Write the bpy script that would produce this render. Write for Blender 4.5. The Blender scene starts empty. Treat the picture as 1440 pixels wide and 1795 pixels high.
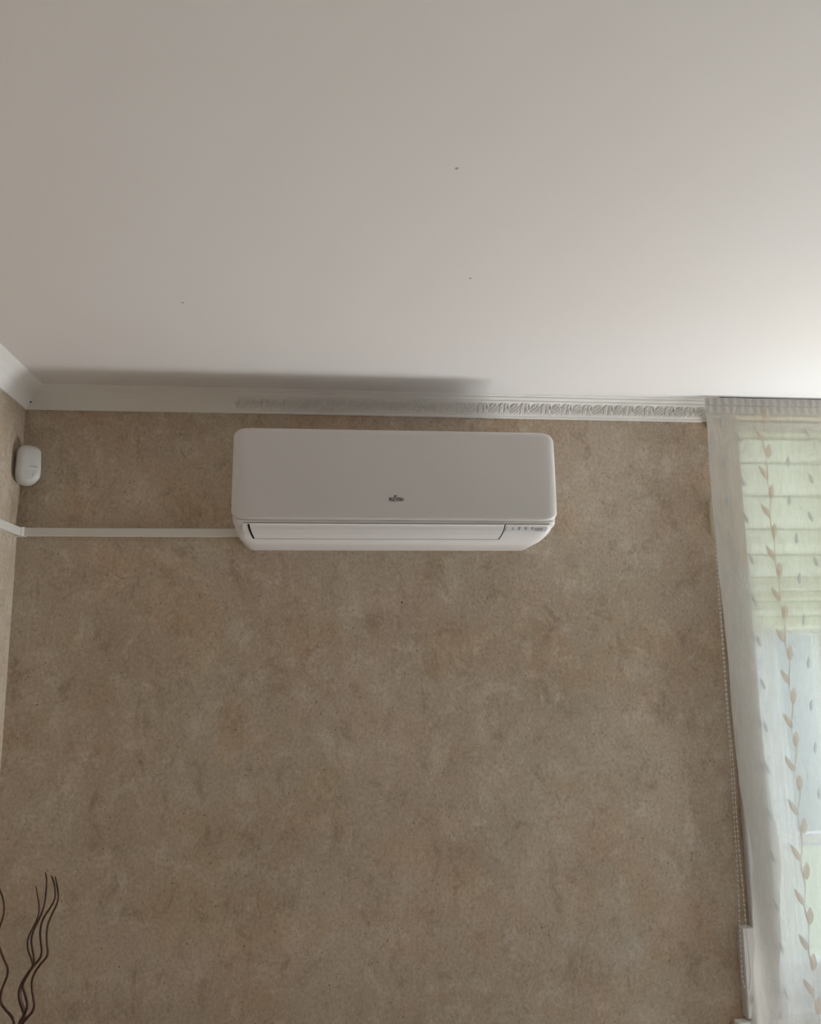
import bpy, bmesh, math, random
from mathutils import Vector, Matrix

sc = bpy.context.scene
COL = sc.collection

# ------------------------------------------------------------------ camera
FPX = 1453.96                       # focal length in pixels of a 1440 wide frame
CAM = Vector((0.8187, -2.2865, 1.7402))
R_ = Vector((0.99476292, -0.10170049, -0.01018513))
U_ = Vector((-0.00689763, -0.16622041, 0.9860645))
F_ = Vector((0.10197622, 0.98083015, 0.16605139))
cd = bpy.data.cameras.new('camera'); cam = bpy.data.objects.new('camera', cd); COL.objects.link(cam)
cd.sensor_fit = 'HORIZONTAL'; cd.sensor_width = 36; cd.lens = FPX / 1440 * 36
cd.clip_start = 0.02; cd.clip_end = 200
cam.matrix_world = Matrix(((R_.x, U_.x, -F_.x, CAM.x), (R_.y, U_.y, -F_.y, CAM.y), (R_.z, U_.z, -F_.z, CAM.z), (0, 0, 0, 1)))
sc.camera = cam

# ------------------------------------------------------------------ daylight
w = bpy.data.worlds.new('sky'); sc.world = w; w.use_nodes = True
bg = w.node_tree.nodes['Background']
bg.inputs['Color'].default_value = (0.80, 0.905, 1.0, 1)
bg.inputs['Strength'].default_value = 3.1
sl = bpy.data.lights.new('sun', 'SUN'); sl.energy = 10; sl.angle = math.radians(1.2); sl.color = (1, .97, .95)
sun = bpy.data.objects.new('sun', sl); COL.objects.link(sun)
sun.rotation_euler = Vector((-.50, .05, -.865)).to_track_quat('-Z', 'Y').to_euler()

def portal(name, loc, rot, sx, sy):
    l = bpy.data.lights.new(name, 'AREA'); l.shape = 'RECTANGLE'; l.size = sx; l.size_y = sy
    l.cycles.is_portal = True
    o = bpy.data.objects.new(name, l); o.location = loc; o.rotation_euler = rot; COL.objects.link(o)
portal('window_portal', (2.33, 0.262, 1.61), (-math.pi / 2, 0, 0), .72, 1.70)
# added lamp outside the unseen side door, standing in for patio bounce
dl = bpy.data.lights.new('door_fill_lamp', 'AREA'); dl.shape = 'RECTANGLE'; dl.size = .90; dl.size_y = .38; dl.energy = 54; dl.color = (1, .957, .975)
do = bpy.data.objects.new('door_fill_lamp', dl); COL.objects.link(do); do.location = (3.58, -.215, .50); do.rotation_euler = (0, math.radians(90 + 42), 0)
portal('rear_portal', (2.20, -4.96, 1.05), (math.pi / 2, 0, 0), .40, 2.1)

vs = sc.view_settings
vs.view_transform = 'Standard'; vs.look = 'None'; vs.gamma = 1; vs.use_curve_mapping = False
vs.exposure = -0.02
sc.cycles.diffuse_bounces = 8; sc.cycles.max_bounces = 16; sc.cycles.transparent_max_bounces = 16
sc.cycles.use_denoising = True

# ------------------------------------------------------------------ room measures
ZC = 2.46                           # ceiling height
WX0, WX1, WZ0, WZ1 = 2.04, 2.62, 0.76, 2.425      # window opening in the back wall
XR, YR = 3.25, -4.70                # right and rear walls
WT = 0.26

def onY(px, py, Y):
    v = F_ + R_ * ((px - 720) / FPX) - U_ * ((py - 897.5) / FPX)
    return CAM + v * ((Y - CAM.y) / v.y)

# ------------------------------------------------------------------ materials
def mat(name, col, rough=0.6, spec=0.5, metal=0.0):
    m = bpy.data.materials.new(name); m.use_nodes = True
    b = m.node_tree.nodes['Principled BSDF']
    b.inputs['Base Color'].default_value = (*col, 1); b.inputs['Roughness'].default_value = rough
    b.inputs['Specular IOR Level'].default_value = spec; b.inputs['Metallic'].default_value = metal
    return m
def N(m, t, **kw):
    n = m.node_tree.nodes.new(t)
    for k, v in kw.items():
        if k in n.inputs: n.inputs[k].default_value = v
        else: setattr(n, k, v)
    return n
def L(m, a, b): m.node_tree.links.new(a, b)
def bsdf(m): return m.node_tree.nodes['Principled BSDF']
def mixc(m, fac, a, b, mode='MIX'):
    n = N(m, 'ShaderNodeMix', data_type='RGBA', blend_type=mode)
    for sock, v in ((n.inputs[0], fac), (n.inputs[6], a), (n.inputs[7], b)):
        if isinstance(v, (int, float)): sock.default_value = v
        elif isinstance(v, tuple): sock.default_value = (*v, 1)
        else: L(m, v, sock)
    return n.outputs[2]
def ramp(m, src, p0, c0, p1, c1):
    n = N(m, 'ShaderNodeValToRGB'); L(m, src, n.inputs[0])
    e = n.color_ramp.elements; e[0].position = p0; e[0].color = (*c0, 1); e[1].position = p1; e[1].color = (*c1, 1)
    return n.outputs[0]
def pos(m, scale=(1, 1, 1), loc=(0, 0, 0)):
    g = N(m, 'ShaderNodeNewGeometry'); mp = N(m, 'ShaderNodeMapping')
    mp.inputs['Scale'].default_value = scale; mp.inputs['Location'].default_value = loc
    L(m, g.outputs['Position'], mp.inputs['Vector']); return mp.outputs[0]
def noise(m, vec, s, d=4, r=0.55, dist=0.0):
    n = N(m, 'ShaderNodeTexNoise', Scale=s, Detail=d, Roughness=r, Distortion=dist); L(m, vec, n.inputs['Vector'])
    return n.outputs[0]
def bump(m, h, strength, dist):
    n = N(m, 'ShaderNodeBump', Strength=strength, Distance=dist); L(m, h, n.inputs['Height'])
    L(m, n.outputs[0], bsdf(m).inputs['Normal'])
K = (0, 0, 0); W1 = (1, 1, 1)

def wallpaper():
    m = mat('wallpaper', (0.605, 0.506, 0.404), 0.62, 0.35)
    p = pos(m)
    big = noise(m, p, 2.6, 3, 0.55)
    mid = noise(m, pos(m, (1, 1, .8), (3, 1, 7)), 14, 9, 0.76, 0.4)
    c = mixc(m, ramp(m, big, .35, K, .65, W1), (0.484, 0.383, 0.291), (0.575, 0.477, 0.381))
    pale = ramp(m, mid, .50, K, .63, W1)
    c = mixc(m, pale, c, (0.641, 0.551, 0.453))
    dk = ramp(m, noise(m, pos(m, (1, 1, .7), (9, 4, 2)), 15, 9, 0.78, 0.6), .51, K, .66, (0.85,) * 3)
    c = mixc(m, dk, c, (0.363, 0.273, 0.199))
    fine = noise(m, pos(m, (1, 1, .8)), 120, 5, 0.75)
    c = mixc(m, ramp(m, fine, .36, (.6,) * 3, .50, K), c, (0.381, 0.289, 0.214))
    c = mixc(m, ramp(m, fine, .53, K, .70, (.6,) * 3), c, (0.737, 0.647, 0.544))
    c = mixc(m, ramp(m, noise(m, pos(m, (1, 1, 1), (7, 7, 1)), 4.5, 3, .6), .42, (.55,) * 3, .60, K), c, mixc(m, 1.0, c, (.94, 1.0, .985), 'MULTIPLY'))
    c = mixc(m, ramp(m, noise(m, pos(m, (1, 1, 1), (1, 7, 9)), 5.5, 4, .6), .50, K, .62, (.9,) * 3), c, mixc(m, 1.0, c, (1.0, .93, .86), 'MULTIPLY'))
    # short dark flecks, gathered in places
    v = N(m, 'ShaderNodeTexVoronoi', Scale=52); L(m, pos(m, (1, 1, .75)), v.inputs['Vector'])
    dots = ramp(m, v.outputs['Distance'], .05, (.8,) * 3, .135, K)
    where = ramp(m, noise(m, p, 13, 4, .65), .49, K, .57, W1)
    c = mixc(m, mixc(m, 1.0, dots, where, 'MULTIPLY'), c, (0.150, 0.110, 0.078))
    v3 = N(m, 'ShaderNodeTexVoronoi', Scale=135); L(m, pos(m, (1, 1, .6), (1, 8, 3)), v3.inputs['Vector'])
    dots = ramp(m, v3.outputs['Distance'], .12, (.7,) * 3, .25, K)
    where = ramp(m, noise(m, pos(m, (1, 1, .8), (5, 5, 5)), 21, 5, .7), .50, K, .60, W1)
    c = mixc(m, mixc(m, 1.0, dots, where, 'MULTIPLY'), c, (0.17, 0.125, 0.09))
    v2 = N(m, 'ShaderNodeTexVoronoi', Scale=9.5); L(m, pos(m, (1, 1, 1), (2, 5, 1)), v2.inputs['Vector'])
    c = mixc(m, ramp(m, v2.outputs['Distance'], .010, W1, .022, K), c, (0.05, 0.035, 0.025))
    L(m, c, bsdf(m).inputs['Base Color'])
    bump(m, noise(m, p, 75, 6, .7), .35, .0015)
    return m
WALL = wallpaper()

def plaster():
    m = mat('ceiling_plaster', (0.80, 0.78, 0.76), 0.7, 0.3)
    p = pos(m)
    c = mixc(m, ramp(m, noise(m, p, 1.1, 3, .5), .35, K, .65, W1), (0.80, 0.765, 0.745), (0.80, 0.785, 0.785))
    # a few fly specks and a rubbed mark on the paint
    g = N(m, 'ShaderNodeNewGeometry')
    for (x, y, r) in ((1.098, -0.781, .0013), (1.0125, -1.150, .0007), (1.83, -.93, .0007), (.52, -.62, .0006)):
        d = N(m, 'ShaderNodeVectorMath', operation='DISTANCE'); L(m, g.outputs['Position'], d.inputs[0]); d.inputs[1].default_value = (x, y, ZC)
        c = mixc(m, ramp(m, d.outputs['Value'], r * .7, W1, r * 1.3, K), c, (0.08, 0.06, 0.05))
    L(m, c, bsdf(m).inputs['Base Color'])
    bump(m, noise(m, p, 160, 5, .6), .12, .0006)
    return m
CEIL = plaster()
def soft(name, c, c2, rough=.45, spec=.5, s=30, b=0.05):
    m = mat(name, c, rough, spec)
    L(m, mixc(m, noise(m, pos(m), s, 3), c, c2), bsdf(m).inputs['Base Color'])
    if b: bump(m, noise(m, pos(m), 250, 3), b, .0005)
    return m
GYPSUM = soft('white_moulding_paint', (.86, .85, .83), (.83, .82, .80), .55, .4)
ABS = soft('glossy_white_plastic', (.71, .685, .675), (.705, .68, .67), .28, .5, 3, 0)
ABS2 = soft('satin_white_plastic', (.77, .75, .745), (.76, .74, .735), .35, .5, 3, 0)
DUCT = soft('cable_duct_plastic', (.74, .72, .68), (.70, .68, .64), .4, .5)
PIR = soft('sensor_plastic', (.66, .67, .66), (.63, .64, .63), .35)
LENS = soft('sensor_lens', (.64, .65, .64), (.62, .63, .62), .2)
DARK = mat('dark_gap', (.012, .011, .010), .7, .1)
INK = mat('black_print', (.03, .03, .03), .5)
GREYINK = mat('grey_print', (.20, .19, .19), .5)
SENS = mat('receiver_window', (.42, .42, .44), .3)
DISP = mat('display_strip', (.72, .72, .75), .3)
CREAM = soft('cream_plastic', (.62, .57, .43), (.58, .53, .40), .5)
TRACK_SHADE = mat('track_gap_shade', (.04, .035, .03), .6)  # near-black colour stands for the shadow gap over the curtain heading
PVC = soft('white_window_plastic', (.82, .83, .84), (.80, .81, .82), .3)
CASING = soft('casing_board', (.62, .62, .62), (.56, .56, .57), .6, .3, 120)
BLACK = mat('black_plastic', (.01, .01, .012), .4)
CHAIN = mat('chain_plastic', (.72, .70, .66), .35)
CORD = mat('chain_cord', (.55, .52, .47), .6)
VASE = soft('brown_ceramic', (.10, .055, .035), (.15, .085, .05), .3, .5, 12)
def bark():
    m = mat('willow_bark', (.055, .022, .012), .5, .4)
    c = mixc(m, ramp(m, noise(m, pos(m, (1, 1, .25)), 120, 4, .7), .35, K, .7, W1), (.030, .012, .008), (.115, .05, .022))
    L(m, c, bsdf(m).inputs['Base Color']); bump(m, noise(m, pos(m, (1, 1, .2)), 300, 3), .4, .001)
    return m
BARK = bark()
def floorwood():
    m = mat('floor_wood', (.32, .19, .10), .4)
    br = N(m, 'ShaderNodeTexBrick', Scale=1.0); br.inputs['Brick Width'].default_value = 1.2; br.inputs['Row Height'].default_value = .12
    br.inputs['Mortar Size'].default_value = .002
    br.inputs['Color1'].default_value = (.48, .43, .385, 1); br.inputs['Color2'].default_value = (.44, .395, .355, 1); br.inputs['Mortar'].default_value = (.3, .25, .2, 1)
    L(m, pos(m), br.inputs['Vector'])
    L(m, mixc(m, noise(m, pos(m, (1, 14, 1)), 6, 5), br.outputs[0], (.40, .36, .32)), bsdf(m).inputs['Base Color'])
    return m
FLOOR = floorwood()
ROOMP = soft('plain_room_paint', (.40, .355, .31), (.36, .32, .28), .7, .3, 5)

def sheer(name, col, transp, transl, weave=True, crinkle=0.0, spec=.0):
    m = bpy.data.materials.new(name); m.use_nodes = True; nt = m.node_tree; nt.nodes.clear()
    out = N(m, 'ShaderNodeOutputMaterial')
    tr = N(m, 'ShaderNodeBsdfTransparent'); tr.inputs[0].default_value = (1, 1, 1, 1)
    tl = N(m, 'ShaderNodeBsdfTranslucent'); di = N(m, 'ShaderNodeBsdfDiffuse')
    tl.inputs[0].default_value = (*col, 1); di.inputs[0].default_value = (*col, 1)
    m1 = N(m, 'ShaderNodeMixShader'); m1.inputs[0].default_value = transl
    L(m, di.outputs[0], m1.inputs[1]); L(m, tl.outputs[0], m1.inputs[2])
    m2 = N(m, 'ShaderNodeMixShader')
    L(m, m1.outputs[0], m2.inputs[1]); L(m, tr.outputs[0], m2.inputs[2])
    L(m, m2.outputs[0], out.inputs[0])
    if weave:
        n = noise(m, pos(m, (1, 1, .18)), 55, 3, .6)
        mr = N(m, 'ShaderNodeMapRange'); L(m, n, mr.inputs[0])
        mr.inputs['From Min'].default_value = .3; mr.inputs['From Max'].default_value = .7
        mr.inputs['To Min'].default_value = max(0, transp - .07); mr.inputs['To Max'].default_value = transp + .07
        L(m, mr.outputs[0], m2.inputs[0])
    else: m2.inputs[0].default_value = transp
    if crinkle:
        b = N(m, 'ShaderNodeBump', Strength=crinkle, Distance=.003); L(m, noise(m, pos(m, (1, 1, .8)), 45, 5, .65, .8), b.inputs['Height'])
        L(m, b.outputs[0], tl.inputs['Normal']); L(m, b.outputs[0], di.inputs['Normal'])
    return m
SHEER = sheer('sheer_curtain_fabric', (.80, .78, .74), .34, .50, True, .6)
HEADER = sheer('header_tape_fabric', (.62, .59, .57), .10, .30, False)
LEAFM = sheer('vine_applique', (.80, .70, .61), .22, .50, False, .3)
GHOST = sheer('tone_on_tone_embroidery', (.62, .64, .64), .22, .5, False)
BLIND = sheer('roman_blind_fabric', (.90, .90, .80), .12, .80, False, .3)
def glass():
    m = bpy.data.materials.new('window_glass'); m.use_nodes = True; nt = m.node_tree; nt.nodes.clear()
    out = N(m, 'ShaderNodeOutputMaterial'); tr = N(m, 'ShaderNodeBsdfTransparent'); gl = N(m, 'ShaderNodeBsdfGlossy', Roughness=.02)
    tr.inputs[0].default_value = (.94, .97, .96, 1)
    fr = N(m, 'ShaderNodeFresnel', IOR=1.45); mx = N(m, 'ShaderNodeMixShader')
    g = N(m, 'ShaderNodeNewGeometry'); mr = N(m, 'ShaderNodeMapRange'); L(m, g.outputs['Backfacing'], mr.inputs[0])   # thin pane: the same reflectance from both sides
    mr.inputs['To Min'].default_value = 1.45; mr.inputs['To Max'].default_value = 1 / 1.45; L(m, mr.outputs[0], fr.inputs['IOR'])
    L(m, fr.outputs[0], mx.inputs[0]); L(m, tr.outputs[0], mx.inputs[1]); L(m, gl.outputs[0], mx.inputs[2]); L(m, mx.outputs[0], out.inputs[0])
    return m
GLASS = glass()

# ------------------------------------------------------------------ mesh helpers
def obj(name, bm, m, parent=None, smooth=False, kind=None, label=None):
    me = bpy.data.meshes.new(name)
    if isinstance(bm, bmesh.types.BMesh):
        bmesh.ops.recalc_face_normals(bm, faces=bm.faces); bm.to_mesh(me); bm.free()
    else: me.from_pydata(bm[0], [], bm[1])
    if smooth:
        for p in me.polygons: p.use_smooth = True
    me.materials.append(m)
    o = bpy.data.objects.new(name, me); COL.objects.link(o)
    if parent: o.parent = parent
    if kind: o['kind'] = kind
    if label: o['label'] = label
    return o
def thing(name, label, cat, loc=(0, 0, 0), rz=0, group=None):
    o = bpy.data.objects.new(name, None); o.empty_display_size = .05; COL.objects.link(o); o.location = loc; o.rotation_euler = (0, 0, rz)
    o['label'] = label; o['category'] = cat
    if group: o['group'] = group
    return o
def box(bm, x0, x1, y0, y1, z0, z1, bev=0.0, seg=2):
    r = bmesh.ops.create_cube(bm, size=1); vs = r['verts']
    for v in vs: v.co = Vector(((x0 + x1) / 2 + v.co.x * (x1 - x0), (y0 + y1) / 2 + v.co.y * (y1 - y0), (z0 + z1) / 2 + v.co.z * (z1 - z0)))
    if bev:
        es = {e for v in vs for e in v.link_edges}
        bmesh.ops.bevel(bm, geom=list(es), offset=bev, segments=seg, affect='EDGES', profile=.6)
    return bm
def boxm(*a, **k): return box(bmesh.new(), *a, **k)
def tube(bm, pts, rad, n=8, cap=True, squash=None):
    """pts: Vectors, rad: float or list. squash: (axis Vector, factor)"""
    pts = [Vector(p) for p in pts]
    if isinstance(rad, (int, float)): rad = [rad] * len(pts)
    rings = []; prev = None
    for i, p in enumerate(pts):
        t = (pts[min(i + 1, len(pts) - 1)] - pts[max(i - 1, 0)]).normalized()
        a = prev if prev is not None else (Vector((0, 1, 0)) if abs(t.y) < .9 else Vector((1, 0, 0)))
        a = (a - t * a.dot(t)).normalized(); prev = a; b = t.cross(a)
        ring = []
        for k in range(n):
            an = 2 * math.pi * k / n; off = (a * math.cos(an) + b * math.sin(an)) * rad[i]
            if squash: off = off - squash[0] * off.dot(squash[0]) * (1 - squash[1])
            ring.append(bm.verts.new(p + off))
        rings.append(ring)
    for i in range(len(rings) - 1):
        for k in range(n): bm.faces.new((rings[i][k], rings[i][(k + 1) % n], rings[i + 1][(k + 1) % n], rings[i + 1][k]))
    if cap: bm.faces.new(rings[0][::-1]); bm.faces.new(rings[-1])
    return bm
def smoothpath(pts, k=6):
    P = [Vector(p) for p in pts]; out = []
    for i in range(len(P) - 1):
        p0 = P[max(i - 1, 0)]; p1 = P[i]; p2 = P[i + 1]; p3 = P[min(i + 2, len(P) - 1)]
        for j in range(k):
            t = j / k
            out.append(.5 * ((2 * p1) + (p2 - p0) * t + (2 * p0 - 5 * p1 + 4 * p2 - p3) * t * t + (3 * p1 - p0 - 3 * p2 + p3) * t ** 3))
    out.append(P[-1]); return out
def struct(name, bm, m): return obj(name, bm, m, kind='structure')

# ------------------------------------------------------------------ room shell
bm = bmesh.new()
YR0 = .090                          # the opening is rebated: wider outside, so the frame hides behind the inner edge
for (a, b, c, d, y0, y1) in ((WX0, WX1, WZ0, WZ1, 0, YR0), (WX0 - .07, WX1 + .07, WZ0, ZC, YR0, WT)):
    box(bm, -.2, a, y0, y1, 0, ZC); box(bm, b, XR + .2, y0, y1, 0, ZC); box(bm, a, b, y0, y1, 0, c)
    if d < ZC: box(bm, a, b, y0, y1, d, ZC)
struct('wall_back', bm, WALL)
struct('wall_left', boxm(-.2, 0, YR - .25, 0, 0, ZC), WALL)
DY0, DY1, DZ1 = -1.12, -.012, 2.20   # unseen glazed door, added in the right wall to bring light in
bm = bmesh.new(); box(bm, XR, XR + .2, DY1, 0, 0, ZC); box(bm, XR, XR + .2, YR - .25, DY0, 0, ZC); box(bm, XR, XR + .2, DY0, DY1, DZ1, ZC)
struct('wall_right', bm, ROOMP)
bm = bmesh.new()                    # rear wall, with an unseen door opening added for fill daylight
RX0, RX1, RZ1 = 2.00, 2.40, 2.10
box(bm, 0, RX0, YR - .25, YR, 0, ZC); box(bm, RX1, XR, YR - .25, YR, 0, ZC); box(bm, RX0, RX1, YR - .25, YR, RZ1, ZC)
struct('wall_front', bm, ROOMP)
struct('ceiling', boxm(-.2, XR + .2, YR - .25, WT, ZC, ZC + .2), CEIL)
struct('floor', boxm(-.2, XR + .2, YR - .25, WT, -.2, 0), FLOOR)

# glazed door added behind the photographer to let in fill light, unseen
d1 = bpy.data.objects.new('added_door_1', None); COL.objects.link(d1); d1['kind'] = 'structure'; d1.location = (0, 0, 0)
for (x0, x1) in ((RX0, (RX0 + RX1) / 2), ((RX0 + RX1) / 2, RX1)):
    bm = bmesh.new(); y0, y1 = YR - .16, YR - .10
    box(bm, x0, x0 + .07, y0, y1, .01, RZ1, .004); box(bm, x1 - .07, x1, y0, y1, .01, RZ1, .004)
    box(bm, x0 + .07, x1 - .07, y0, y1, .01, .12, .004); box(bm, x0 + .07, x1 - .07, y0, y1, RZ1 - .08, RZ1, .004)
    f = obj('door_frame', bm, PVC, d1)
    obj('door_pane', boxm(x0 + .07, x1 - .07, YR - .135, YR - .129, .12, RZ1 - .08), GLASS, f)

d2 = bpy.data.objects.new('added_door_2', None); COL.objects.link(d2); d2['kind'] = 'structure'  # added side door, never in view
bm = bmesh.new(); x0, x1 = XR + .10, XR + .16
box(bm, x0, x1, DY0, DY0 + .05, .01, DZ1, .004); box(bm, x0, x1, DY1 - .05, DY1, .01, DZ1, .004)
box(bm, x0, x1, DY0 + .05, DY1 - .05, .01, .08, .004); box(bm, x0, x1, DY0 + .05, DY1 - .05, DZ1 - .06, DZ1, .004)
f = obj('door_frame', bm, PVC, d2); obj('door_pane', boxm(XR + .126, XR + .132, DY0 + .05, DY1 - .05, .08, DZ1 - .06), GLASS, f)

# ------------------------------------------------------------------ window in the back wall
w1 = bpy.data.objects.new('window_1', None); COL.objects.link(w1); w1['kind'] = 'structure'
YF0, YF1 = .095, .165
FX0, FX1, FZ0, FZ1 = WX0 - .066, WX1 + .066, WZ0 + .016, ZC - .003
bm = bmesh.new()
box(bm, FX0, FX0 + .04, YF0, YF1, FZ0, FZ1, .003); box(bm, FX1 - .04, FX1, YF0, YF1, FZ0, FZ1, .003)
box(bm, FX0 + .04, FX1 - .04, YF0, YF1, FZ1 - .03, FZ1, .003); box(bm, FX0 + .04, FX1 - .04, YF0, YF1, FZ0, FZ0 + .04, .003)
obj('window_frame', bm, PVC, w1)
sx0, sx1 = FX0 + .041, FX1 - .041; XM = (sx0 + sx1) / 2; sz0, sz1 = FZ0 + .041, FZ1 - .031; ST = .030
for (a, b) in ((sx0, XM - .002), (XM + .002, sx1)):
    bm = bmesh.new(); y0, y1 = YF0 + .002, YF1 - .02
    box(bm, a, a + ST, y0, y1, sz0, sz1, .005); box(bm, b - ST, b, y0, y1, sz0, sz1, .005)
    box(bm, a + ST, b - ST, y0, y1, sz1 - ST, sz1, .005); box(bm, a + ST, b - ST, y0, y1, sz0, sz0 + .05, .005)
    box(bm, a + ST, b - ST, y0, y1 - .01, 1.186, 1.210, .003)
    s = obj('window_sash', bm, PVC, w1)
    obj('pane', boxm(a + ST, b - ST, .125, .130, 1.210, sz1 - ST), GLASS, s)
    obj('pane', boxm(a + ST, b - ST, .125, .130, sz0 + .05, 1.186), GLASS, s)
obj('window_sill', boxm(1.900, 2.70, -.030, 0, .742, .776, .006), PVC, w1)
obj('window_sill', boxm(WX0 + .001, WX1 - .001, 0, YF0, WZ0 + .001, .776, .001), PVC, w1)
bm = boxm(1.962, 2.034, -.020, 0, .778, 1.97, .005)
obj('window_casing', bm, CASING, w1)

# ------------------------------------------------------------------ cornices
# profile as (projection from the wall, height)
ZB = 2.4035
PROF = [(0, ZB), (.008, ZB), (.010, ZB + .003), (.010, ZB + .006), (.014, ZB + .008), (.017, ZB + .012), (.0215, ZB + .020), (.028, ZB + .029), (.036, ZB + .0365),
        (.040, ZB + .039), (.044, ZB + .039), (.044, ZB + .0425), (.0475, ZB + .0455), (.0525, ZB + .0475), (.0525, ZB + .051), (.058, ZB + .0535), (.060, ZC), (0, ZC)]
X_ORN0, X_END = 0.565, 1.945
PLAIN = [(0, ZB), (.006, ZB), (.009, ZB + .004), (.016, ZB + .014), (.026, ZB + .028), (.040, ZB + .042), (.052, ZB + .050), (.060, ZC), (0, ZC)]
def extr(bm, prof, f0, f1):
    a = [bm.verts.new(f0(p, z)) for p, z in prof]; b = [bm.verts.new(f1(p, z)) for p, z in prof]; n = len(prof)
    for i in range(n): bm.faces.new((a[i], a[(i + 1) % n], b[(i + 1) % n], b[i]))
    bm.faces.new(a[::-1]); bm.faces.new(b)
bm = bmesh.new(); extr(bm, PLAIN, lambda p, z: (p * .98, -p, z), lambda p, z: (X_ORN0, -p, z)); struct('trim_1', bm, GYPSUM)
bm = bmesh.new(); extr(bm, PROF, lambda p, z: (X_ORN0, -p, z), lambda p, z: (X_END, -p, z)); t2 = struct('trim_2', bm, GYPSUM)
bm = bmesh.new(); extr(bm, PLAIN, lambda p, z: (p, -p * .98, z), lambda p, z: (p, YR, z)); struct('trim_3', bm, GYPSUM)
# carved acanthus units on the slanted face
fa = Vector((0, -.012, ZB + .0085)); fb = Vector((0, -.0365, ZB + .037)); ax = (fb - fa); HL = ax.length; ax.normalize()
nrm = Vector((0, -ax.z, ax.y)).normalized()
if nrm.y > 0: nrm = -nrm
def onface(x, t, h=0):              # t 0..1 up the face
    sag = -.0018 * math.sin(math.pi * t)
    return Vector((x, 0, 0)) + fa + ax * (t * HL) + nrm * (h + sag * -1 - .0016)
def strip(bm, pts, r0, r1, h=.0018):
    P = smoothpath([onface(x, t, h) for x, t in pts], 3); n = len(P)
    rad = [r0 + (r1 - r0) * i / (n - 1) for i in range(n)]
    rad[0] *= .5; rad[-1] *= .5
    tube(bm, P, rad, 6, True, (nrm, 1.35))
PER = .0618
bm = bmesh.new()
strip(bm, [(.004, .05), (.008, .3), (.006, .62), (.0125, .95), (.017, .80)], .0020, .0013)
strip(bm, [(.0135, .70), (.011, .45), (.016, .12), (.0215, .22), (.021, .45)], .0015, .0020)
strip(bm, [(.022, .92), (.0215, .65), (.027, .35), (.0235, .08), (.018, -.02)], .0019, .0012)
strip(bm, [(.028, .90), (.033, .70), (.031, .45), (.027, .55)], .0023, .0014)
strip(bm, [(.034, .40), (.040, .62), (.047, .86), (.0455, .60)], .0020, .0012)
strip(bm, [(.036, .28), (.044, .42), (.053, .62), (.0585, .84)], .0022, .0012)
strip(bm, [(.037, .14), (.046, .22), (.055, .36), (.060, .56)], .0020, .0010)
strip(bm, [(.030, .22), (.035, .04), (.046, .04), (.055, .12)], .0017, .0010)
strip(bm, [(.046, .94), (.052, .86), (.058, .95)], .0016, .0010)
strip(bm, [(.0035, .20), (-.001, .42), (.0005, .72)], .0018, .0010)
strip(bm, [(.050, .10), (.057, .22), (.0605, .34)], .0016, .0010)
first = obj('acanthus_carving', bm, GYPSUM, t2, smooth=True)
k = 1
first.location.x = X_ORN0 + .002
while X_ORN0 + .002 + (k + 1) * PER < X_END + .03:
    c = first.copy(); COL.objects.link(c); c.parent = t2; c.location.x = X_ORN0 + .002 + k * PER; k += 1
# small dark nail hole in the plain corner piece
nh = thing('nail_head', 'tiny dark nail head in the plain cornice at the left corner', 'nail', (.0195, -.0215, 2.4195))
bm = bmesh.new(); bmesh.ops.create_uvsphere(bm, u_segments=8, v_segments=6, radius=.0022); obj('head', bm, DARK, nh)

# ------------------------------------------------------------------ air conditioner
AX0, AX1 = .583, 1.423; AZT, AZP, AZB = 2.3126, 2.0736, 2.018
ac = thing('air_conditioner', 'long white wall-mounted split air conditioner high on the wallpapered wall', 'air conditioner', (0, 0, 0))
def shell(name, rows, m, back, parent, edge=.02, drop=.012, n=40, label=None):
    """rows: (z, xleft, xright, y) top to bottom; the front bulges and rolls off towards both ends"""
    verts = []; faces = []; nx = n + 1
    us = []
    for i in range(nx):
        t = i / n; us.append(.5 - .5 * math.cos(math.pi * t))
    for (z, a, b, y) in rows:
        for u in us:
            x = a + (b - a) * u; d = min(x - a, b - x)
            r = 0 if d >= edge else drop * (1 - math.sqrt(max(0, 1 - (1 - d / edge) ** 2)))
            verts.append((x, y + r, z))
    R = len(rows)
    for r in range(R - 1):
        for i in range(n): faces.append((r * nx + i, r * nx + i + 1, (r + 1) * nx + i + 1, (r + 1) * nx + i))
    ring = [i for i in range(nx)] + [r * nx + n for r in range(1, R)] + [(R - 1) * nx + i for i in range(n - 1, -1, -1)] + [r * nx for r in range(R - 2, 0, -1)]
    base = len(verts)
    for i in ring: verts.append((verts[i][0], back, verts[i][2]))
    M = len(ring)
    for j in range(M): faces.append((ring[j], ring[(j + 1) % M], base + (j + 1) % M, base + j))
    faces.append(tuple(base + j for j in range(M)))
    bm = bmesh.new(); vv = [bm.verts.new(v) for v in verts]
    for f in faces:
        try: bm.faces.new([vv[i] for i in f])
        except ValueError: pass
    o = obj(name, bm, m, parent, smooth=True, label=label)
    try:
        md = o.modifiers.new('edge', 'EDGE_SPLIT'); md.split_angle = math.radians(38)
    except Exception: pass
    return o
def corner(t, r): return r - math.sqrt(max(0, r * r - (r - t) ** 2)) if t < r else 0.0
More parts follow.
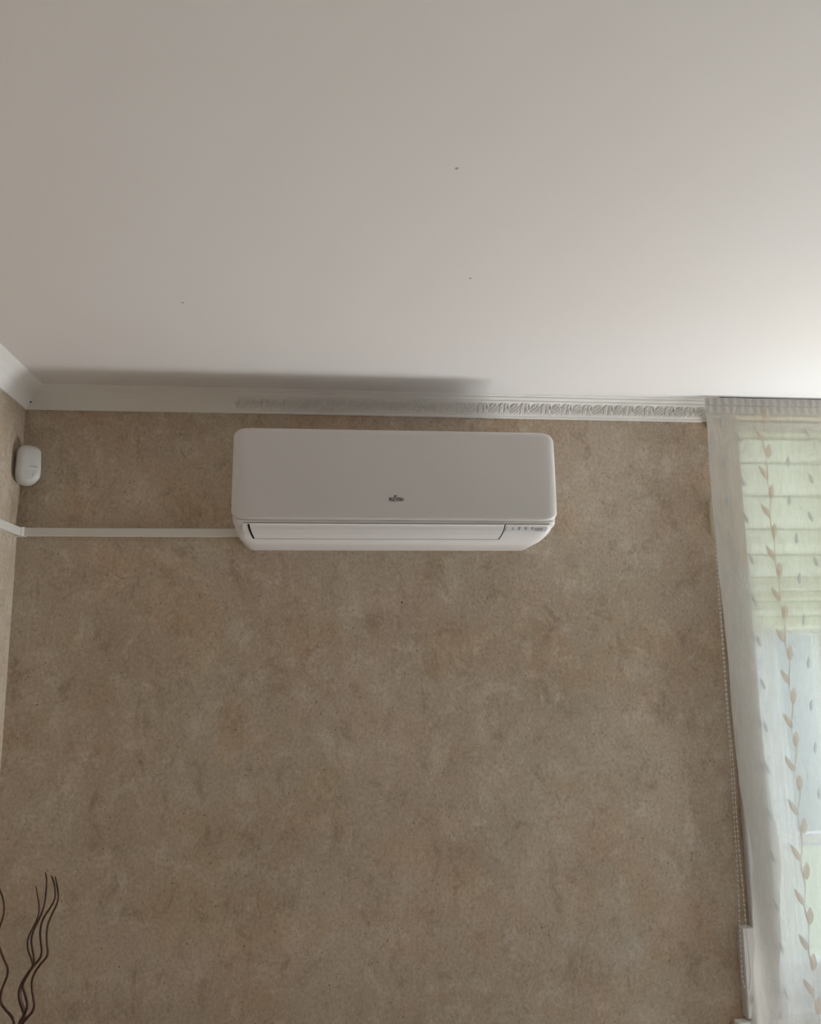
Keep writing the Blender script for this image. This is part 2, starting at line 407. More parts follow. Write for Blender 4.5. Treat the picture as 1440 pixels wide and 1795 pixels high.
# front panel, all corners rounded
rows = []; rt = .027; rb = .022; H = AZT - AZP
zs = [AZT - rt * (1 - math.cos(math.pi / 2 * i / 8)) for i in range(9)] + [AZT - .06, AZT - .12, AZT - .18] + [AZP + rb * (1 - math.sin(math.pi / 2 * i / 6)) for i in range(7)]
for z in zs:
    d = AZT - z; e = z - AZP
    ins = corner(d, rt) + corner(e, rb) * 1.5
    flare = -.0022 * (d / H)
    y = -.1905 - .0035 * math.sin(math.pi * min(1, d / H)) + .006 * (max(0, 1 - d / .010)) ** 2 + .003 * (max(0, 1 - e / .006)) ** 2
    rows.append((z, AX0 + ins + flare, AX1 - ins - flare, y))
shell('front_panel', rows, ABS, -.176, ac, .022, .009)
# housing: same outline behind the panel, then the chin that curves back under it
rows = []
for i in range(9):
    z = AZT - .002 - rt * (1 - math.cos(math.pi / 2 * i / 8)); rows.append((z, AX0 + .003 + corner(AZT - .002 - z, rt), AX1 - .003 - corner(AZT - .002 - z, rt), -.1755))
rows += [(AZP + .03, AX0 + .001, AX1 - .001, -.1755), (AZP + .008, AX0 + .0, AX1 + .001, -.180), (AZP - .0025, AX0 + .002, AX1 - .0015, -.1870), (AZP - .0095, AX0 + .004, AX1 - .0045, -.1860),
         (2.060, AX0 + .006, AX1 - .008, -.1785), (2.050, AX0 + .008, AX1 - .013, -.1735), (2.040, AX0 + .011, AX1 - .021, -.166), (2.031, AX0 + .0165, AX1 - .0305, -.1565),
         (2.024, AX0 + .0245, AX1 - .040, -.1455), (2.019, AX0 + .035, AX1 - .050, -.130), (AZB, AX0 + .045, AX1 - .06, -.110)]
CH = [(r[0], r[3]) for r in rows[9:]]
shell('housing', rows, ABS2, 0.0, ac, .022, .014)
def ychin(z):
    for (z0, y0), (z1, y1) in zip(CH[:-1], CH[1:]):
        if z0 >= z >= z1: return y0 + (y1 - y0) * (z0 - z) / (z0 - z1)
    return CH[-1][1]
def chinpatch(name, outline_l, outline_r, z0, z1, off, m, parent, n=8, th=.0016, label=None):
    """strip lying on the chin between curves xl(z), xr(z); off = how far proud"""
    bm = bmesh.new(); A = []; B = []
    for i in range(n + 1):
        z = z0 + (z1 - z0) * i / n; y = ychin(z) - off
        xs = (outline_l((z0 - z) / (z0 - z1)), outline_r((z0 - z) / (z0 - z1)))
        A.append([bm.verts.new((x, y, z)) for x in xs]); B.append([bm.verts.new((x, y + th, z)) for x in xs])
    for i in range(n):
        bm.faces.new((A[i][0], A[i][1], A[i + 1][1], A[i + 1][0])); bm.faces.new((B[i][0], B[i + 1][0], B[i + 1][1], B[i][1]))
        bm.faces.new((A[i][0], A[i + 1][0], B[i + 1][0], B[i][0])); bm.faces.new((A[i][1], B[i][1], B[i + 1][1], A[i + 1][1]))
    bm.faces.new((A[0][0], B[0][0], B[0][1], A[0][1])); bm.faces.new((A[n][0], A[n][1], B[n][1], B[n][0]))
    return obj(name, bm, m, parent, label=label)
lv = lambda t: .6265 + .0115 * t ** 1.6
rv = lambda t: 1.2845 - .0125 * t ** 1.9
# recess shadow line above the louver, dark curved slots at its ends, the louver itself
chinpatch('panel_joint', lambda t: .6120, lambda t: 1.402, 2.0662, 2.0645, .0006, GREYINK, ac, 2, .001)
obj_l = chinpatch('louver_slot', lambda t: lv(t) - .0035, lambda t: lv(t) + .0016, 2.0625, 2.0292, .0008, DARK, ac, 8, .001)
obj_r = chinpatch('louver_slot', lambda t: rv(t) - .0012, lambda t: rv(t) + .0022, 2.0640, 2.0292, .0008, DARK, ac, 8, .001)
chinpatch('louver', lambda t: lv(t) + .0010, lambda t: rv(t) - .0010, 2.0640, 2.0296, .0026, ABS2, ac, 10, .003)
chinpatch('louver_slot', lambda t: .64, lambda t: 1.273, 2.0294, 2.0286, .0006, GREYINK, ac, 1, .0008)
ds = chinpatch('display_strip', lambda t: 1.2920 - .004 * t, lambda t: 1.3945 - .006 * t * t, 2.0605, 2.0480, .0010, DISP, ac, 4, .0014)
for i, x in enumerate((1.3075, 1.3245, 1.3420, 1.3590)):
    hw = .0032
    if i == 0: chinpatch('indicator_mark', lambda t: x - .0005, lambda t: x + .0012, 2.0585, 2.0562, .0016, GREYINK, ds, 2, .0006)
    elif i == 1: chinpatch('indicator_mark', lambda t: x - hw, lambda t: x + hw, 2.0582, 2.0562, .0016, GREYINK, ds, 1, .0006)
    elif i == 2:
        chinpatch('indicator_mark', lambda t: x - .0012 - .0024 * t, lambda t: x + .0012 + .0024 * t, 2.0585, 2.0568, .0016, GREYINK, ds, 3, .0006)
        chinpatch('indicator_mark', lambda t: x - hw - .0008, lambda t: x - hw + .0010, 2.0570, 2.0556, .0016, GREYINK, ds, 1, .0006)
        chinpatch('indicator_mark', lambda t: x + hw - .0010, lambda t: x + hw + .0008, 2.0570, 2.0556, .0016, GREYINK, ds, 1, .0006)
    else: chinpatch('indicator_mark', lambda t: x - hw * math.sin(.5 + 2.1 * t), lambda t: x + hw * math.sin(.5 + 2.1 * t), 2.0585, 2.0562, .0016, GREYINK, ds, 4, .0006)
    chinpatch('indicator_lamp', lambda t: x - .0028 * math.sin(.6 + 2 * t), lambda t: x + .0020 * math.sin(.6 + 2 * t), 2.0545, 2.0524, .0016, GREYINK, ds, 4, .0006)
chinpatch('receiver_window', lambda t: 1.3665, lambda t: 1.3875, 2.0570, 2.0495, .0018, SENS, ds, 3, .0008)
def curve_bar(name, pts, r, m, parent):
    return obj(name, tube(bmesh.new(), smoothpath([(x, ychin(z) - .0008, z) for x, z in pts], 4), r, 6), m, parent, smooth=True)
curve_bar('display_rim', [(1.3935, 2.0595), (1.3985, 2.0570), (1.3975, 2.0525), (1.3930, 2.0475)], .0008, SENS, ac)
curve_bar('end_cap_joint', [(.6120, 2.0640), (.6085, 2.0560), (.6095, 2.0470), (.6135, 2.0400)], .0007, SENS, ac)
# maker's lettering
def text_mesh(s, size):
    cu = bpy.data.curves.new('lettering', 'FONT'); cu.body = s; cu.size = size; cu.extrude = .00015; cu.resolution_u = 4; cu.offset = size * .022
    o = bpy.data.objects.new('tmp', cu); COL.objects.link(o); dg = bpy.context.evaluated_depsgraph_get(); dg.update()
    me = bpy.data.meshes.new_from_object(o.evaluated_get(dg)); COL.objects.unlink(o); bpy.data.objects.remove(o)
    return me
def letters(s, x, z, h, wx):
    me = text_mesh(s, h / .70)
    xs = [v.co.x for v in me.vertices]; x0, x1 = min(xs), max(xs)
    for v in me.vertices:
        v.co = Vector(((v.co.x - x0) / (x1 - x0) * wx + x, -.1946 - v.co.z, v.co.y + z))
    me.materials.append(INK); o = bpy.data.objects.new('lettering', me); COL.objects.link(o); o.parent = ac
    return o
LX = .9812
letters('FU', LX, 2.1232, .0085, .0122)
letters('ITSU', LX + .0185, 2.1232, .0085, .0185)
jb = bmesh.new()
J = lambda a, b: (LX + a, -.1948, 2.1232 + b)
tube(jb, smoothpath([J(.0118, -.0022), J(.0142, -.0020), J(.0152, .001), J(.0152, .0095), J(.0162, .0135), J(.0190, .0148), J(.0200, .0128), J(.0180, .0112), J(.0152, .0112), J(.0132, .0126), J(.0140, .0144), J(.0160, .0140)], 4), .00055, 6)
obj('lettering', jb, INK, ac, smooth=True)

# ------------------------------------------------------------------ cable trunking
td = thing('cable_trunking', 'narrow white plastic cable trunking running from left wall to the air conditioner', 'cable duct', (0, 0, 0))
zt, zb_ = 2.0752, 2.0528
bm = bmesh.new(); box(bm, .020, AX0 + .012, -.011, 0, zb_ + .0012, zt - .0012, .0008); obj('trunking_base', bm, DUCT, td)
bm = bmesh.new(); box(bm, .020, AX0 + .010, -.0175, -.0105, zb_, zt, .0018); obj('trunking_cover', bm, DUCT, td)
bm = bmesh.new(); box(bm, 0, .011, -2.5, -.019, zb_ + .0012, zt - .0012, .0008); obj('trunking_base', bm, DUCT, td)
bm = bmesh.new(); box(bm, .0105, .0175, -2.5, -.019, zb_, zt, .0018); obj('trunking_cover', bm, DUCT, td)
bm = bmesh.new(); P = [(0, 0), (.024, 0), (.024, -.019), (.019, -.024), (0, -.024)]
a = [bm.verts.new((x, y, zb_ - .001)) for x, y in P]; b = [bm.verts.new((x, y, zt + .001)) for x, y in P]
for i in range(5): bm.faces.new((a[i], a[(i + 1) % 5], b[(i + 1) % 5], b[i]))
bm.faces.new(a[::-1]); bm.faces.new(b); obj('corner_joint', bm, DUCT, td)

# ------------------------------------------------------------------ motion sensor across the corner
ms = thing('motion_sensor', 'small white rounded alarm motion sensor mounted high in the left corner', 'motion sensor', (0.032, -.045, 2.1855), math.radians(28))
ms.scale = (.89, .89, .89)
def pill(name, hw, z0, z1, y0, y1, m, parent, bulge=.008, rt=.022, rb=.034, n=20):
    rows = []; NZ = 20
    for i in range(NZ + 1):
        t = .5 - .5 * math.cos(math.pi * i / NZ); z = z1 + (z0 - z1) * t
        ins = corner(z1 - z, rt) + corner(z - z0, rb)
        tp = 1 - .10 * (1 - t) ** 2
        y = y0 - bulge * math.sin(math.pi * min(1, .1 + .85 * t)) + .008 * max(0, 1 - (z1 - z) / .012) ** 2 + .014 * max(0, 1 - (z - z0) / .02) ** 2
        rows.append((z, -(hw * tp - ins), hw * tp - ins, y))
    return shell(name, rows, m, y1, parent, .022, .013, n)
pill('sensor_body', .0345, 0, .118, -.020, .022, PIR, ms)
lens_rows = []
for i in range(9):
    t = i / 8; z = .050 - .036 * t; h_ = .0255 - .011 * t ** 2
    lens_rows.append((z, -h_ + .003, h_, -.0272 + .0035 * t ** 2))
shell('sensor_lens', lens_rows, LENS, -.018, ms, .010, .003, 12)
bm = boxm(-.002, .022, -.0286, -.0200, .0510, .0522, .0002); obj('sensor_seam', bm, GREYINK, ms)
bm = bmesh.new(); bmesh.ops.create_uvsphere(bm, u_segments=10, v_segments=8, radius=.0028, matrix=Matrix.Translation((.012, -.0262, .026))); obj('sensor_glint', bm, ABS2, ms)  # pale bead stands for the highlight on the sensor
bm = bmesh.new()
for s in (1,): box(bm, -.018, .018, .020, .040, .02, .10, .002)
obj('corner_bracket', bm, PIR, ms)

# ------------------------------------------------------------------ screw hole plug in the wall
wp = thing('wall_plug', 'small pale wall plug with a dark screw hole below the air conditioner', 'wall plug', onY(705, 1056, 0))
bm = bmesh.new()
def ringm(bm, r0, r1, y0, y1, n=16):
    vs = [[bm.verts.new((r * math.cos(2 * math.pi * k / n), y, r * math.sin(2 * math.pi * k / n))) for k in range(n)] for r, y in ((r1, 0), (r1, y1), (r0, y1), (r0, 0))]
    for j in range(3):
        for k in range(n): bm.faces.new((vs[j][k], vs[j][(k + 1) % n], vs[j + 1][(k + 1) % n], vs[j + 1][k]))
ringm(bm, .0024, .0050, 0, -.0010); obj('plug_collar', bm, soft('plug_plastic', (.52, .46, .38), (.48, .42, .35)), wp)
bm = bmesh.new(); bmesh.ops.create_cone(bm, cap_ends=True, segments=16, radius1=.0025, radius2=.0025, depth=.0006, matrix=Matrix.Translation((0, -.0003, 0)) @ Matrix.Rotation(math.pi / 2, 4, 'X')); obj('screw_hole', bm, DARK, wp)

# ------------------------------------------------------------------ small cream box, chain tensioner, bead chain
cb = thing('wall_bracket', 'small cream plastic bracket on the wall at the curtain edge above the bead chain', 'bracket', (1.931, 0, 2.0605))
obj('bracket_plate', boxm(0, .028, -.012, 0, 0, .1025, .0015), CREAM, cb)
obj('bracket_lip', boxm(.001, .027, -.018, -.0118, 0, .004, .0008), CREAM, cb)
obj('bracket_rail', boxm(.021, .026, -.0155, -.0118, .005, .100, .0008), CREAM, cb)

cw = thing('chain_guide', 'upright white plastic chain guide strip low on the wall beside the curtain', 'chain guide', (1.928, 0, .782))
bm = boxm(.0, .034, -.024, 0, 0, .224, .002); obj('guide_strip', bm, CASING, cw)
bm = boxm(.0035, .034, -.0262, -.0242, .001, .222, .0008); obj('guide_face', bm, ABS2, cw)
bm = boxm(.0255, .035, -.0365, -.0264, .036, .046, .001); obj('guide_clip', bm, BLACK, cw, label='black plastic clip')
bm = bmesh.new(); tube(bm, [(.026, -.0300, .042), (.023, -.0300, .050), (.0235, -.0300, .058)], .0022, 8); obj('guide_pin', bm, BLACK, cw)

ch = thing('bead_chain', 'thin white bead chain loop hanging down the wall beside the sheer curtain', 'blind chain', (0, 0, 0))
left = [(1247, 862), (1251, 900), (1257, 1000), (1266, 1120), (1275.4, 1250), (1280.6, 1322), (1283.7, 1374), (1288.8, 1456), (1294, 1538), (1297, 1620), (1299.5, 1670), (1302, 1712), (1306, 1732), (1311, 1735), (1314.5, 1728), (1316, 1708), (1313, 1672), (1307.8, 1620), (1302, 1549), (1297, 1497), (1291, 1425), (1286.8, 1353), (1277.5, 1254), (1268, 1120), (1259, 1000), (1253, 900), (1249, 862)]
path = [onY(x, y, -.033) for x, y in left]
path[0].z = path[-1].z = 2.175; top = Vector((1.953, -.033, 2.40)); 
path = [top + Vector((-.004, 0, 0))] + path + [top + Vector((.004, 0, 0))]
SP = smoothpath(path, 6)
obj('chain_cord', tube(bmesh.new(), SP, .0008, 5), CORD, ch)
acc = 0; bm = bmesh.new(); last = SP[0]
for p in SP[1:]:
    seg = (p - last); ln = seg.length
    while acc + ln >= .0125:
        last = last + seg.normalized() * (.0125 - acc); seg = p - last; ln = seg.length; acc = 0
        bmesh.ops.create_icosphere(bm, subdivisions=1, radius=.0021, matrix=Matrix.Translation(last))
    acc += ln; last = p
obj('bead', bm, CHAIN, ch, smooth=True, kind='stuff')
obj('chain_anchor', boxm(1.942, 1.964, -.040, 0, 2.385, 2.4025, .002), CREAM, ch)

# ------------------------------------------------------------------ roman blind inside the window recess
rb_ = thing('roman_blind', 'pale green cream roman blind half raised behind the sheer curtain', 'blind', (0, 0, 0))
obj('head_rail', boxm(WX0 + .006, WX1 - .006, .048, .084, WZ1 - .032, WZ1 - .002, .003), PVC, rb_)
zz = [WZ1 - .030, 2.373, 2.297, 2.195, 2.093, 2.016, 1.948, 1.906, 1.876, 1.832, 1.790]
for i, (z1, z0) in enumerate(zip(zz[:-1], zz[1:])):
    nz, nx = 8, 12; H = z1 - z0; deep = .010 + .0007 / max(H, .03); bm = bmesh.new(); g = []
    for a in range(nz + 1):
        t = a / nz; row = []
        for b in range(nx + 1):
            x = WX0 + .008 + (WX1 - WX0 - .016) * b / nx
            y = .062 - deep * math.sin(math.pi * t ** 1.6) * (1 + .12 * math.sin(b * 1.9 + i)) + (.004 if a == nz else 0)
            row.append(bm.verts.new((x, y, z1 - (H - .0015) * t)))
        g.append(row)
    for a in range(nz):
        for b in range(nx): bm.faces.new((g[a][b], g[a][b + 1], g[a + 1][b + 1], g[a + 1][b]))
    o = obj('blind_fold', bm, BLIND, rb_, smooth=True)
    md = o.modifiers.new('thickness', 'SOLIDIFY'); md.thickness = .0008
    if i < 9: obj('blind_batten', boxm(WX0 + .010, WX1 - .010, .065, .069, z0 - .003, z0 + .003, .0008), PVC, rb_)
obj('bottom_bar', boxm(WX0 + .008, WX1 - .008, .054, .068, 1.778, 1.792, .002), PVC, rb_)

# ------------------------------------------------------------------ inner net strip in the recess
NET = sheer('inner_net_fabric', (.84, .87, .90), .22, .62, True, .3)
v = []; f = []; nn = 24; mz = 50
for j in range(mz + 1):
    z = 1.800 - (1.800 - .785) * j / mz; xr = 2.112 + .035 * (j / mz) + .003 * math.sin(z * 9)
    for i in range(nn + 1):
        x = 2.044 + (xr - 2.044) * i / nn; v.append((x, .012 + .006 * math.sin(x * 190 + z) * (.4 + .6 * j / mz), z))
for j in range(mz):
    for i in range(nn): a = j * (nn + 1) + i; f.append((a, a + 1, a + nn + 2, a + nn + 1))
nt_ = thing('net_curtain', 'narrow plain white net strip at the left window edge, behind the sheer curtain', 'curtain', (0, 0, 0))
obj('net_panel', (v, f), NET, nt_, smooth=True)
obj('net_rod', tube(bmesh.new(), [(2.041, .012, 1.801), (2.12, .012, 1.801)], .0015, 8), PVC, nt_)

# ------------------------------------------------------------------ sheer curtain
EDGE = [(1236, 699), (1240, 741), (1244.5, 817), (1251, 900), (1255, 940), (1260, 1000), (1269, 1078), (1278, 1167), (1283, 1234), (1290, 1300), (1298, 1368), (1306, 1416), (1318.6, 1476), (1323, 1515),
        (1320, 1562), (1320.5, 1617), (1322.8, 1653), (1317, 1700), (1317, 1741), (1311.5, 1795)]
EP = [onY(x, y, -.08) for x, y in EDGE]
def xedge(z):
    if z >= EP[0].z: return EP[0].x
    for a, b in zip(EP[:-1], EP[1:]):
        if a.z >= z >= b.z:
            t = (a.z - z) / (a.z - b.z); t = t * t * (3 - 2 * t) * .5 + t * .5
            return a.x + (b.x - a.x) * t
    return EP[-1].x - .01 * math.sin((EP[-1].z - z) * 5)
CZ1, CZ0, CX1 = 2.4525, .06, 2.46
def ycurt(x, z):
    s = (CZ1 - z) / (CZ1 - CZ0); u = x - 1.90
    a = .0015 + .011 * min(1, s * 1.4)
    f = math.sin(u * 24 + .7) * .6 + math.sin(u * 51 + 2 + z * .6) * .28 + math.sin(u * 11.3 - .5) * .5
    near = math.exp(-max(0, u - .02) / .07) * min(1, max(0, (1.75 - z)) / .5)
    return -.080 - a * f + near * .012 * math.sin(z * 5.2 + u * 30)
nx, nz = 200, 150; verts = []; faces = []
for j in range(nz + 1):
    z = CZ1 + (CZ0 - CZ1) * j / nz; xe = xedge(z)
    for i in range(nx + 1):
        t = (i / nx) ** 1.25; x = xe + (CX1 - xe) * t
        verts.append((x, ycurt(x, z), z))
for j in range(nz):
    for i in range(nx):
        a = j * (nx + 1) + i; faces.append((a, a + 1, a + nx + 2, a + nx + 1))
cu = thing('sheer_curtain', 'long sheer off-white curtain embroidered with a beige leafy vine, hanging over the window', 'curtain', (0, 0, 0))
cuf = obj('curtain_panel', (verts, faces), SHEER, cu, smooth=True)
# stitched side hem: a narrow second layer just behind the free edge
vs2 = []; fs2 = []
for j in range(nz + 1):
    z = CZ1 + (CZ0 - CZ1) * j / nz; xe = xedge(z)
    for i in range(9):
        x = xe + .0 + .075 * i / 8; vs2.append((x, ycurt(x, z) + .0015 + .0015 * math.sin(math.pi * i / 8), z))
for j in range(nz):
    for i in range(8): a = j * 9 + i; fs2.append((a, a + 1, a + 10, a + 9))
obj('side_hem', (vs2, fs2), HEADER if False else SHEER, cu, smooth=True)
# gathered heading tape, two bands
def band(z1, z0, off, name, m):
    v = []; f = []; n = 160; x0 = xedge(z1) + .001
    for j in range(4):
        z = z1 + (z0 - z1) * j / 3
        for i in range(n + 1):
            x = x0 + (CX1 - x0) * i / n; v.append((x, ycurt(x, z) - off - .0012 * math.sin(x * 260) * (j in (1, 2)), z))
    for j in range(3):
        for i in range(n): a = j * (n + 1) + i; f.append((a, a + 1, a + n + 2, a + n + 1))
    return obj(name, (v, f), m, cu, smooth=True)
band(2.4545, 2.4325, .0035, 'heading_tape', HEADER)
vv = []; x0 = 2.018
band(2.4305, 2.4090, .0015, 'heading_pocket', sheer('pocket_fabric', (.70, .68, .66), .22, .4, False))

def oncurt(px, py, off=.0015):
    Y = -.08
    for _ in range(5):
        p = onY(px, py, Y); Y = ycurt(p.x, p.z)
    return onY(px, py, Y - off)
# vine stem
STEM = [(1334.7, 714), (1342, 743), (1339.4, 781), (1344, 800), (1346, 830), (1347, 850), (1351.6, 872), (1351, 910), (1358, 946), (1358.6, 967), (1359, 985), (1366, 1011), (1368, 1051), (1372, 1070), (1377, 1090), (1377, 1127),
        (1385, 1158), (1384, 1200), (1390.4, 1238), (1388, 1278), (1397, 1311), (1394.5, 1350), (1403, 1391), (1399, 1432), (1407, 1476), (1404.7, 1515), (1412.4, 1554), (1411, 1590), (1419, 1625), (1418, 1667), (1427.6, 1708), (1427.6, 1747), (1436, 1780), (1437, 1815)]
def ribbon(pts, wpx):
    P = smoothpath([Vector((x, y, 0)) for x, y in pts], 5); v = []; f = []
    for i, p in enumerate(P):
        t = (P[min(i + 1, len(P) - 1)] - P[max(i - 1, 0)]).normalized(); n = Vector((-t.y, t.x, 0)); ww = wpx * (.8 + .35 * math.sin(i * .7))
        for s in (-1, 1): v.append(oncurt(p.x + n.x * ww * s, p.y + n.y * ww * s))
    for i in range(len(P) - 1): f.append((2 * i, 2 * i + 1, 2 * i + 3, 2 * i + 2))
    return (v, f)
obj('vine_stem', ribbon(STEM, 1.25), LEAFM, cu)
LR = [(1345, 727), (1349.5, 790), (1354.6, 861), (1359, 930), (1368, 999), (1378, 1074), (1386.6, 1145), (1392.6, 1221), (1397, 1297), (1403.6, 1373), (1411, 1450), (1415.7, 1529), (1422, 1608), (1427.6, 1689), (1436, 1766)]
LL = [(1333, 762), (1338.7, 827), (1343.8, 895), (1351.5, 968), (1361.5, 1041.5), (1370, 1114), (1378, 1187), (1382.6, 1264), (1386, 1340), (1391.7, 1416), (1396.4, 1496), (1402.8, 1574), (1411, 1654), (1419.3, 1733)]
# leaf outline in its own plane: tip up, base at the origin (metres)
def leafmesh(h, w, lean):
    v = [(0, 0, 0)]; n = 7
    for i in range(1, n):
        t = i / n; wd = w * math.sin(math.pi * t ** .85) ** .8; cx = lean * t ** 1.3
        v += [(cx - wd * .5, 0, h * t), (cx, -.0008 * math.sin(math.pi * t), h * t), (cx + wd * .5, 0, h * t)]
    v.append((lean, 0, h)); f = [(0, 2, 1), (0, 3, 2)]
    for i in range(n - 2):
        a = 1 + i * 3; f += [(a, a + 1, a + 4, a + 3), (a + 1, a + 2, a + 5, a + 4)]
    a = 1 + (n - 2) * 3; e = len(v) - 1; f += [(a, a + 1, e), (a + 1, a + 2, e)]
    return v, f
def place(src, px, py, name):
    o = src
    if src.get('used'):
        o = src.copy(); COL.objects.link(o); o.parent = cu
    src['used'] = 1; p = oncurt(px, py, .004); o.location = p
    x, z = p.x, p.z; s = (ycurt(x + .006, z) - ycurt(x - .006, z)) / .012
    o.rotation_euler = (0, 0, math.atan(s))
    if 'used' in o and o is not src: del o['used']
    return o
rl = obj('leaf', leafmesh(.046, .0185, .004), LEAFM, cu); ll = obj('leaf', leafmesh(.044, .0175, -.020), LEAFM, cu)
for (x, y) in LR: place(rl, x - 1, y + 14, 'leaf')
for (x, y) in LL: place(ll, x + 6, y + 14, 'leaf')
# tone on tone leaves scattered over the cloth
rg = obj('embroidered_leaf', leafmesh(.034, .012, .004), GHOST, cu); lg = obj('embroidered_leaf', leafmesh(.034, .0125, -.010), GHOST, cu)
G1 = [(1300, 768), (1306, 845), (1312, 910), (1321, 980), (1327, 1055), (1334, 1125), (1341, 1200), (1346, 1275), (1349, 1348), (1354, 1430), (1360, 1505), (1366, 1590), (1374, 1663), (1383, 1745)]
G2 = [(1382, 810), (1384, 878), (1397, 945), (1402, 1015), (1410, 1087), (1418, 1163), (1423, 1238), (1430, 1313), (1437, 1393)]
G3 = [(1420, 760), (1426, 840), (1425, 907), (1434, 985)]
for k_, (x, y) in enumerate(G1): place(lg, x, y + 9, '')
for x, y in G2: place(rg, x, y + 9, '')
for x, y in G3: place(lg, x, y + 9, '')
for x, y in ((1266, 740), (1270, 812), (1276, 880), (1284, 948)): place(rg, x, y + 9, '')
rnd = random.Random(5); V = []; Fc = []
for _ in range(70):
    px = rnd.uniform(1302, 1445); py = rnd.uniform(735, 1800); px = max(px, 1302 + (py - 735) * .075)
    an = rnd.choice((0.15, -.2, .5, 1.1, 1.4)) + rnd.uniform(-.2, .2); ln = rnd.uniform(7, 20); cv = rnd.uniform(-.9, .9); pts = []
    for k_ in range(5):
        pts.append((px, py)); px += math.cos(an) * ln / 4; py += math.sin(an) * ln / 4; an += cv / 3
    v_, f_ = ribbon(pts, .42); o_ = len(V); V += v_; Fc += [tuple(o_ + q for q in ff) for ff in f_]
obj('embroidered_twig', (V, Fc), GHOST, cu, kind='stuff')
# the same embroidery goes on over the rest of the cloth
for cx in (2.30, 2.40):
    for k_ in range(7):
        z = 2.30 - .118 * k_ * 1.0 - (.05 if int(cx * 50) % 2 else 0); o = (rg if k_ % 2 else lg).copy(); COL.objects.link(o); o.parent = cu
        o.location = (cx + .01 * math.sin(k_ * 2.1), ycurt(cx, z) - .004, z)
for s_ in (rl, ll, rg, lg):
    if 'used' in s_: del s_['used']
for o in cu.children:
    if 'used' in o: del o['used']

tk = thing('curtain_track', 'ceiling curtain track coloured dark as the shadow gap above the sheer curtain heading', 'curtain rail', (0, 0, 0))
obj('track_rail', boxm(1.955, 2.60, -.073, -.040, ZC - .010, ZC, .0015), TRACK_SHADE, tk)

# ------------------------------------------------------------------ curly willow in a vase
YV = -.30
va = thing('floor_vase', 'tall brown ceramic vase on the floor holding curly willow stems', 'vase', (0.19, YV, 0))
prof = [(.0, 0), (.075, 0), (.082, .01), (.095, .12), (.105, .28), (.098, .44), (.072, .58), (.050, .66), (.046, .70), (.056, .735), (.060, .74), (.054, .74), (.043, .70), (.045, .66), (.066, .57), (.085, .42), (.0, .38)]
bm = bmesh.new(); n = 36; rings = []
for r, z in prof:
    rings.append([bm.verts.new((0, 0, z))] if r == 0 else [bm.verts.new((r * math.cos(2 * math.pi * k / n), r * math.sin(2 * math.pi * k / n), z)) for k in range(n)])
for a, b in zip(rings[:-1], rings[1:]):
    for k in range(n):
        q = [a[k % len(a)], a[(k + 1) % len(a)], b[(k + 1) % len(b)], b[k % len(b)]]; u = []
        for v in q:
            if v not in u: u.append(v)
        bm.faces.new(u)
obj('vase_body', bm, VASE, va, smooth=True)
S = [
 ([(378,315),(395,420),(412,520),(410,600),(385,680),(345,760),(305,850),(292,920),(300,1000),(325,1070),(345,1150),(300,1225),(240,1320),(203,1420),(205,1510),(232,1600),(252,1680),(205,1770)], .0,   .0019, .0050),
 ([(478,170),(492,260),(485,380),(470,500),(440,600),(400,690),(352,790),(332,880),(340,970),(356,1060),(358,1130),(322,1200),(262,1300),(240,1370),(262,1450),(288,1560),(270,1640),(215,1770)], -.012, .0025, .0048),
 ([(540,205),(570,290),(582,380),(578,450),(540,530),(480,620),(442,700),(425,800),(430,900),(441,1000),(425,1070),(372,1140),(308,1225),(250,1330),(215,1420),(220,1520),(250,1610),(262,1690),(235,1770)], .012, .0028, .0046),
 ([(580,215),(603,320),(615,430),(598,510),(550,610),(510,710),(493,810),(495,920),(505,1010),(488,1070),(420,1150),(368,1230),(338,1320),(340,1420),(352,1500),(362,1570),(340,1640),(290,1700),(235,1780)], -.02, .0027, .0044),
 ([(-130,60),(-70,180),(-10,340),(28,440),(44,540),(34,640),(-6,760),(-34,870),(-8,960),(38,1080),(80,1180),(76,1260),(42,1350),(12,1440),(10,1540),(58,1620),(120,1690),(148,1770)], .02, .0026, .0044),
]
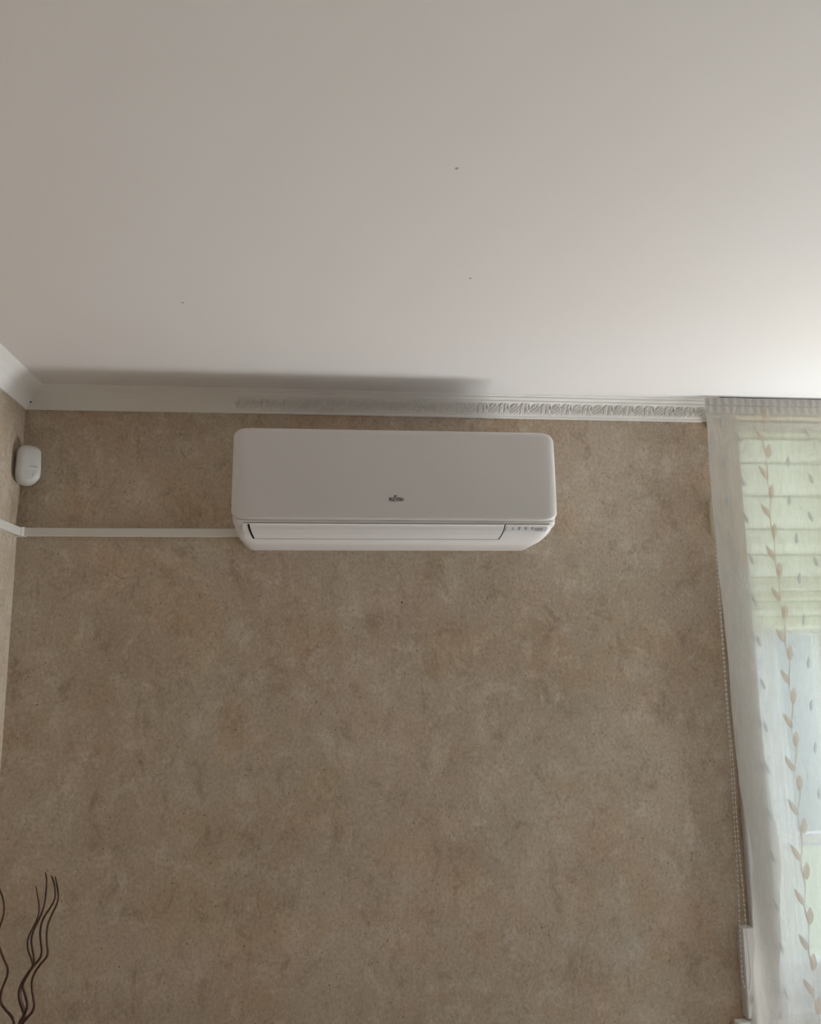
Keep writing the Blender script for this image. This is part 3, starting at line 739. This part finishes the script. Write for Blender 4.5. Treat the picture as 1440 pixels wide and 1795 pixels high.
LBL = ['dark curly willow stem with the lowest thin tip, left of the tallest', 'dark curly willow stem with the highest tip of the bunch', 'dark curly willow stem between the tallest and the rightmost',
       'dark curly willow stem rightmost in the bunch', 'dark curly willow stem arching out on its own near the left wall']
for i, (pts, dy, r0, r1) in enumerate(S):
    Y = YV + dy; P = [onY(x / 6, 1500 + y / 6, Y) for x, y in pts]
    an = i * 1.26; e = P[-1]
    Q = Vector((.19 + .028 * math.cos(an), YV + .022 * math.sin(an), .735))
    P += [P[-1].lerp(Q, f_) for f_ in (.15, .35, .6, .82)]
    P += [Vector((.19 + .028 * math.cos(an), YV + .022 * math.sin(an), .735)), Vector((.19 + .022 * math.cos(an), YV + .02 * math.sin(an), .60)), Vector((.19 - .03 * math.cos(an), YV - .03 * math.sin(an), .398))]
    P2 = smoothpath(P, 6); n = len(P2)
    o = obj('willow_stem', tube(bmesh.new(), P2, [.70 * (r0 + (r1 - r0) * min(1, k / (n * .75))) * (1 if k > 2 else .45 + .2 * k) for k in range(n)], 8), BARK, None, smooth=True)
    o['label'] = LBL[i]; o['category'] = 'branch'; o['group'] = 'curly willow stems in the vase'

# ------------------------------------------------------------------ outside the window
GRASS = soft('lawn', (.20, .225, .18), (.23, .26, .20), .9, .2, 4, 0)
lawn = struct('ground', boxm(-12, 16, WT + .01, 14, -.65, -.45), GRASS)
hw = thing('garden_wall', 'pale rendered neighbouring wall seen blurred through window and sheer curtain', 'wall', (0, 0, 0))
obj('wall_face', boxm(-2, 14, 7.0, 7.3, -.45, 2.5), soft('pale_render', (.36, .38, .40), (.32, .34, .37), .9, .2, 3), hw)
obj('wall_coping', boxm(-2.05, 14.05, 6.95, 7.35, 2.5, 2.58, .01), soft('coping_stone', (.6, .6, .6), (.55, .55, .54)), hw)
terr = struct('ground_terrace', boxm(-6, XR + .2, -14, YR - .26, -.25, -.05), soft('terrace_paving', (.13, .12, .11), (.16, .15, .14), .8, .3, 3))
struct('ground_bounce_patio', boxm(XR + .21, 7.5, -3.5, WT, -.25, -.05), soft('patio_paving', (.80, .79, .77), (.74, .73, .71), .8, .3, 3))  # unseen pale patio, added to throw daylight up through the side door
